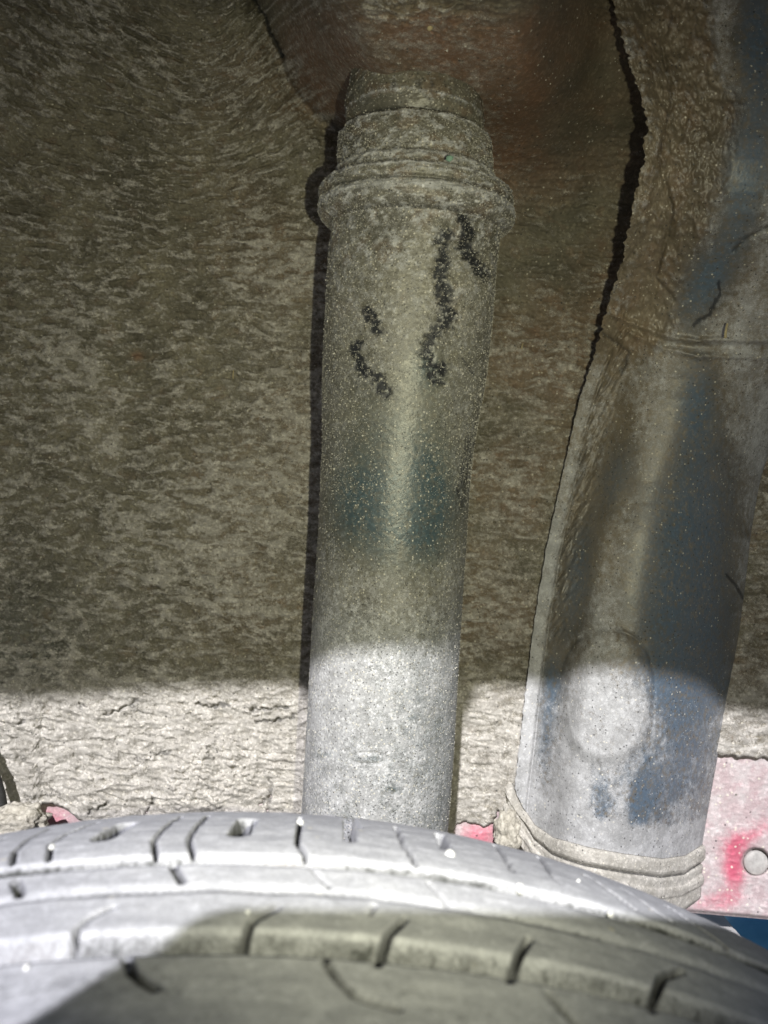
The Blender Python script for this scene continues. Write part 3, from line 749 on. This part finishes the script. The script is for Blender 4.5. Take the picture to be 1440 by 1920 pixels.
def pit(p0, p1, wd, dep=0.006, op=False):
    global cut, cut_shade
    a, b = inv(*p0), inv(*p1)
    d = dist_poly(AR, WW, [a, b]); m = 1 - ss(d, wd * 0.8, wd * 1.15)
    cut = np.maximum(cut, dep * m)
    cut_shade = np.maximum(cut_shade, 0.55 * (1 - ss(d, wd, wd * 1.25)))
pit((195, 1570), (236, 1543), 0.0024)
pit((448, 1562), (464, 1535), 0.0022)
pit((657, 1574), (655, 1530), 0.0013)
a_, b_ = inv(655, 1548), inv(655, 1520)
pit((836, 1590), (824, 1556), 0.0013)
shoulder = np.clip((WW - wA) / 0.009, 0, 1)
rad = TR - crown(WW) - cut * (1 - shoulder) - 0.010 * shoulder ** 1.5 + 0.00018 * fbm(AR / 0.006, WW / 0.006, 4, 211) + 0.00012 * fbm(AR / 0.03, WW / 0.004, 3, 213)
slot_open = (1 - ss(np.abs(AR - (b_[0] + 0.0001)), 0.0011, 0.0017)) * ss(WW, a_[1] - 0.001, a_[1] + 0.001)
rad = rad - 0.007 * slot_open
V_t = tyre_pt(TT, WW, rad)
tdust_shade = 0.92 + 0.25 * fbm(AR / 0.03, WW / 0.012, 4, 221) - 0.42 * ss(cut, 0.0001, 0.0012) - 0.18 * ss(-0.072 - WW, 0, 0.012)  # dust cover, also thinned on groove walls and near rib to imitate shade
tdust_shade = tdust_shade - 0.15 * ss(gn(AR / 0.0016, WW / 0.0016, 223), 0.3, 0.6)
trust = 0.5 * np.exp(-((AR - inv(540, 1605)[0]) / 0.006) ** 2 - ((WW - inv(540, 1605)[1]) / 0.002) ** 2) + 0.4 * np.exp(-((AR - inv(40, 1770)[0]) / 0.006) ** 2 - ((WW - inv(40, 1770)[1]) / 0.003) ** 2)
tmask = np.stack([tdust_shade, 0 * tdust_shade, trust, cut_shade], -1)
FT = grid_faces(*V_t.shape[:2])
ctr_w = (WW.ravel()[FT]).mean(1); ctr_a = (AR.ravel()[FT]).mean(1)
cls = np.zeros(len(FT), int)
mid1 = 0.5 * (wB + wC); mid2 = 0.5 * (wD + wE)
cls[(ctr_w < mid1) & (ctr_w >= WM)] = 100
cls[(ctr_w < WM) & (ctr_w >= mid2)] = 101
cls[(ctr_w < mid2) & (ctr_w >= -0.111)] = 102
cls[(ctr_w < -0.111)] = 103
row = cls == 0
order = sorted(sips, key=lambda q: q[-1][0])
count = np.zeros(len(FT), int)
for q in order:
    qs = sorted(q, key=lambda t: t[1])
    xx = np.interp(ctr_w, [t[1] for t in qs], [t[0] for t in qs])
    count += (ctr_a > xx)
cls[row] = count[row]
VT = V_t - tc_
ths3 = np.linspace(0, 2 * math.pi, 200, endpoint=False)
TRS = TR - 0.0110 * 1.23 ** 1.6 - 0.010
pr_ = []
for side in (1, -1):
    w_e = W1 if side > 0 else W0
    r_e = TRS if side > 0 else TR - 0.0104 * 1.69
    q_ = [(w_e, r_e), (w_e + side * 0.004, r_e - 0.012), (w_e + side * 0.009, r_e - 0.045), (w_e + side * 0.004, r_e - 0.075), (w_e - side * 0.012, r_e - 0.088), (w_e - side * 0.02, r_e - 0.094)]
    pr_ += q_ if side > 0 else q_[::-1]
pw = np.array(pr_); T3, I3 = np.meshgrid(ths3, np.arange(len(pw)))
V3_ = tyre_pt(T3, pw[I3, 0], pw[I3, 1]) - tc_
m3 = np.zeros((*V3_.shape[:2], 4)); m3[..., 0] = 0.7
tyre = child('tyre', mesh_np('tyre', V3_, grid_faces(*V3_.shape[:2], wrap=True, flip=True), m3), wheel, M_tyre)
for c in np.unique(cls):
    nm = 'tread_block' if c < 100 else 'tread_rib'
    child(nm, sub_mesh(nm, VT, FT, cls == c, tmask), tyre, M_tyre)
# the rest of the tread and the side walls, coarser
ths2 = np.linspace(TH0, 2 * math.pi - TH0, 160)
prof2 = [(W1, TR - 0.0110 * 1.23 ** 1.6 - 0.010)] + [(w, TR - float(crown(np.array(w)))) for w in np.linspace(wA, W0 + 0.004, 14)] + [(W0, TR - 0.0104 * 1.69)]
pw = np.array(prof2); T2, I2 = np.meshgrid(ths2, np.arange(len(pw)))
V2 = tyre_pt(T2, pw[I2, 0], pw[I2, 1]) - tc_
m2_ = np.zeros((*V2.shape[:2], 4)); m2_[..., 0] = 0.85
child('tread_rib', mesh_np('tread_rib', V2, grid_faces(*V2.shape[:2], flip=True), m2_), tyre, M_tyre)
# rim disc
T4, I4 = np.meshgrid(ths3, np.arange(4)); pw = np.array([(-0.13, 0.19), (-0.06, 0.185), (-0.05, 0.10), (-0.055, 0.002)])
child('wheel_rim', mesh_np('wheel_rim', tyre_pt(T4, pw[I4, 0], pw[I4, 1]) - tc_, grid_faces(4, 200, wrap=True)), wheel, M_steel)

# ------------------------------------------------------------------ small loose things
def on_tyre(px, py, lift=0.0):
    a, w = inv(px, py); a /= TR
    r = TR - float(crown(np.array(w))) + lift
    return Vector(tyre_pt(np.array(a), np.array(w), np.array(r)))
peb = [(97, 1590, 6.5, 'small white stone wedged in the leftmost lit sipe of the tyre shoulder'),
       (563, 1541, 7, 'white stone in the tyre sipe below the left edge of the strut'),
       (843, 1603, 10, 'largest white stone, angular, in the tyre shoulder just right of the strut'),
       (974, 1668, 9, 'elongated white stone on the tyre below the left foot of the blue housing'),
       (1143, 1716, 8, 'roundish white stone on the tyre where the hand shadow starts at right'),
       (464, 1712, 5, 'tiny round pale stone at the top left edge of the shadow on the tyre'),
       (1084, 1653, 4, 'tiny pale stone on the right slope of the tyre shoulder'),
       (50, 1817, 6, 'blurred pale stone on the tyre at the lower left corner')]
for i, (x, y, r, lab) in enumerate(peb):
    p = on_tyre(x, y, 0.0002)
    me = lump('white_stone', r / F * p.y * 0.95, 2, 0.35, 31 + i, (1.15 if i % 2 else 0.85, 0.9, 0.75 if i != 2 else 1.0))
    for f_ in me.polygons: f_.use_smooth = False
    o = put('white_stone', me, None, M_pebble, label=lab, category='stone', group='white stones stuck in the tyre tread')
    o.location = p; o.rotation_euler = (0.3 * i, 0.7 * i, 0.5 * i)

def at(px, py, D): return Vector(P3(np.array(float(px)), np.array(float(py)), float(D)))
# grit on the collar and the wall
o = put('glass_chip', lump('glass_chip', 0.0013, 1, 0.2, 3, (1.2, 0.6, 1)), None, M_chip, label='tiny grey green chip lying on the collar of the strut', category='chip')
o.location = at(843, 297, 0.2715)
for x, y, r, lab in ((806, 52, 0.0010, 'tiny round tan pebble stuck above the top of the strut'), (1298, 1556, 0.0, '')):
    if r:
        o = put('tan_pebble', lump('tan_pebble', r, 2, 0.1, 5), None, M_straw, label=lab, category='pebble')
        o.location = at(x, y, float(wall_base(np.array(float(x)), np.array(float(y)))) - 0.001)
def straw(px, py, D, ang, L, r, lab):
    bm = bmesh.new(); bmesh.ops.create_cone(bm, cap_ends=True, segments=8, radius1=r, radius2=r * 0.6, depth=L)
    bmesh.ops.subdivide_edges(bm, edges=[e for e in bm.edges if abs(e.verts[0].co.z - e.verts[1].co.z) > L * 0.5], cuts=4)
    for v_ in bm.verts: v_.co.x += 0.15 * L * (v_.co.z / L) ** 2
    me = bpy.data.meshes.new('straw_piece'); bm.to_mesh(me); bm.free()
    o = put('straw_piece', me, None, M_straw, label=lab, category='straw', group='bits of dry straw on the car body')
    o.location = at(px, py, D); o.rotation_euler = (0, math.radians(ang), 0)
straw(1361, 620, 0.317, 8, 0.0060, 0.0006, 'short straw above the seam of the blue housing at right')
straw(1425, 688, 0.346, 25, 0.0070, 0.0004, 'thin straw hanging below the seam at the right edge')
straw(437, 702, 0.3895, 3, 0.0042, 0.0004, 'thin straw on the muddy wall left of the strut')
straw(979, 649, 0.3895, 15, 0.0028, 0.0004, 'tiny straw on the brown wall right of the strut')

# mud lumps at the bottom corners
def mud(px, py, D, r, seed, sq, lab, grp=None):
    o = put('mud_clump', lump('mud_clump', r, 5, 0.42, seed, sq, 1.9), None, M_mud, label=lab, category='mud clump')
    o.location = at(px, py, D); return o
mud(28, 1545, 0.368, 0.0115, 41, (1.35, 0.8, 0.85), 'crumbly clump of dried mud at the left end of the red sill')
mud(952, 1560, 0.383, 0.0085, 47, (0.75, 0.7, 1.25), 'dried mud clump beside the left foot of the blue housing')

# added black tube standing in for the shadow strip at the left border
def tube_mesh(name, pts, r, seg=12):
    pts = [Vector(p) for p in pts]; V = []; n = len(pts)
    for i, p in enumerate(pts):
        t = (pts[min(i + 1, n - 1)] - pts[max(i - 1, 0)]).normalized()
        e1 = t.cross(Vector((0, 1, 0))).normalized(); e2 = t.cross(e1)
        rr = r(i / (n - 1)) if callable(r) else r
        V.append([p + e1 * rr * math.cos(a * 2 * math.pi / seg) + e2 * rr * math.sin(a * 2 * math.pi / seg) for a in range(seg)])
    return mesh_np(name, np.array(V), grid_faces(n, seg, wrap=True))
hp = [(-75, 1340), (-50, 1372), (-28, 1412), (-12, 1450), (0, 1490), (6, 1530), (8, 1580)]
hs = []
for i in range(40):
    t = i / 39 * (len(hp) - 1); k = min(int(t), len(hp) - 2); u = t - k
    hs.append(at(hp[k][0] * (1 - u) + hp[k + 1][0] * u, hp[k][1] * (1 - u) + hp[k + 1][1] * u, 0.374))
put('shadow_strip_tube', tube_mesh('shadow_strip_tube', hs, 0.0026), None, M_black, label='added black tube standing in for the shadow strip at the left border above the tyre', category='shadow_strip')

# beyond the sill
def box(name, c, sx, sy, sz, bev):
    bm = bmesh.new(); bmesh.ops.create_cube(bm, size=1)
    for v_ in bm.verts: v_.co = Vector((v_.co.x * sx, v_.co.y * sy, v_.co.z * sz))
    bmesh.ops.bevel(bm, geom=list(bm.edges), offset=bev, segments=3, affect='EDGES')
    me = bpy.data.meshes.new(name); bm.to_mesh(me); bm.free(); return me
o = child('sill_flange', box('sill_flange', 0, 0.6, 0.05, 0.008, 0.003), arch, M_pale)
o.location = at(362, 1736, 0.43) - AL
def ellipsoid(name, a, b, c):
    bm = bmesh.new(); bmesh.ops.create_uvsphere(bm, u_segments=48, v_segments=32, radius=1)
    for v_ in bm.verts:
        k = abs(v_.co.x) ** 0.2
        v_.co = Vector((v_.co.x * a, v_.co.y * b, v_.co.z * c))
    me = bpy.data.meshes.new(name); bm.to_mesh(me); bm.free()
    for p in me.polygons: p.use_smooth = True
    return me
o = put('blue_tank', None, None) if False else empty('blue_tank', 'glossy blue rounded tank glimpsed below the sill at the right border', 'tank', at(1445, 1800, 0.52))
child('tank_shell', ellipsoid('tank_shell', 0.034, 0.05, 0.032), o, M_bluep)

# unseen slab standing for phone and hand, outline fitted to throw the tyre's shade
ph = empty('phone_shadow_slab', 'unseen black slab standing for phone and hand, shaped to throw the shade on the tyre', 'phone', (0.015, -0.012, -0.04))
YP, PT = -0.012, 0.009
shade = [(1700, 1790), (1440, 1775), (1000, 1733), (600, 1730), (430, 1727), (370, 1742), (290, 1790), (200, 1845), (90, 1915), (-60, 2010)]
ol = []
for x_, y_ in shade:
    a_, w_ = inv(x_, y_)
    p = tyre_pt(np.array(a_ / TR), np.array(w_), np.array(TR))
    ol.append((p[0] - AZ * (p[1] - YP), p[2] + SLOPE * (p[1] - YP)))
print('PHONE', [(round(a, 4), round(b, 4)) for a, b in ol])
ol = ol + [(ol[-1][0] - 0.004, ol[-1][1] - 0.03), (ol[-1][0] + 0.01, ol[-1][1] - 0.06), (ol[0][0], ol[-1][1] - 0.06)]
bm = bmesh.new(); LP = ph.location
fr_ = [bm.verts.new((x - LP.x, PT / 2, z - LP.z)) for x, z in ol]; bk = [bm.verts.new((x - LP.x, -PT / 2, z - LP.z)) for x, z in ol]
bm.faces.new(fr_); bm.faces.new(bk[::-1])
for i in range(len(ol)): bm.faces.new((fr_[i], bk[i], bk[(i + 1) % len(ol)], fr_[(i + 1) % len(ol)]))
bmesh.ops.recalc_face_normals(bm, faces=bm.faces)
me = bpy.data.meshes.new('case'); bm.to_mesh(me); bm.free()
child('case', me, ph, M_slab)
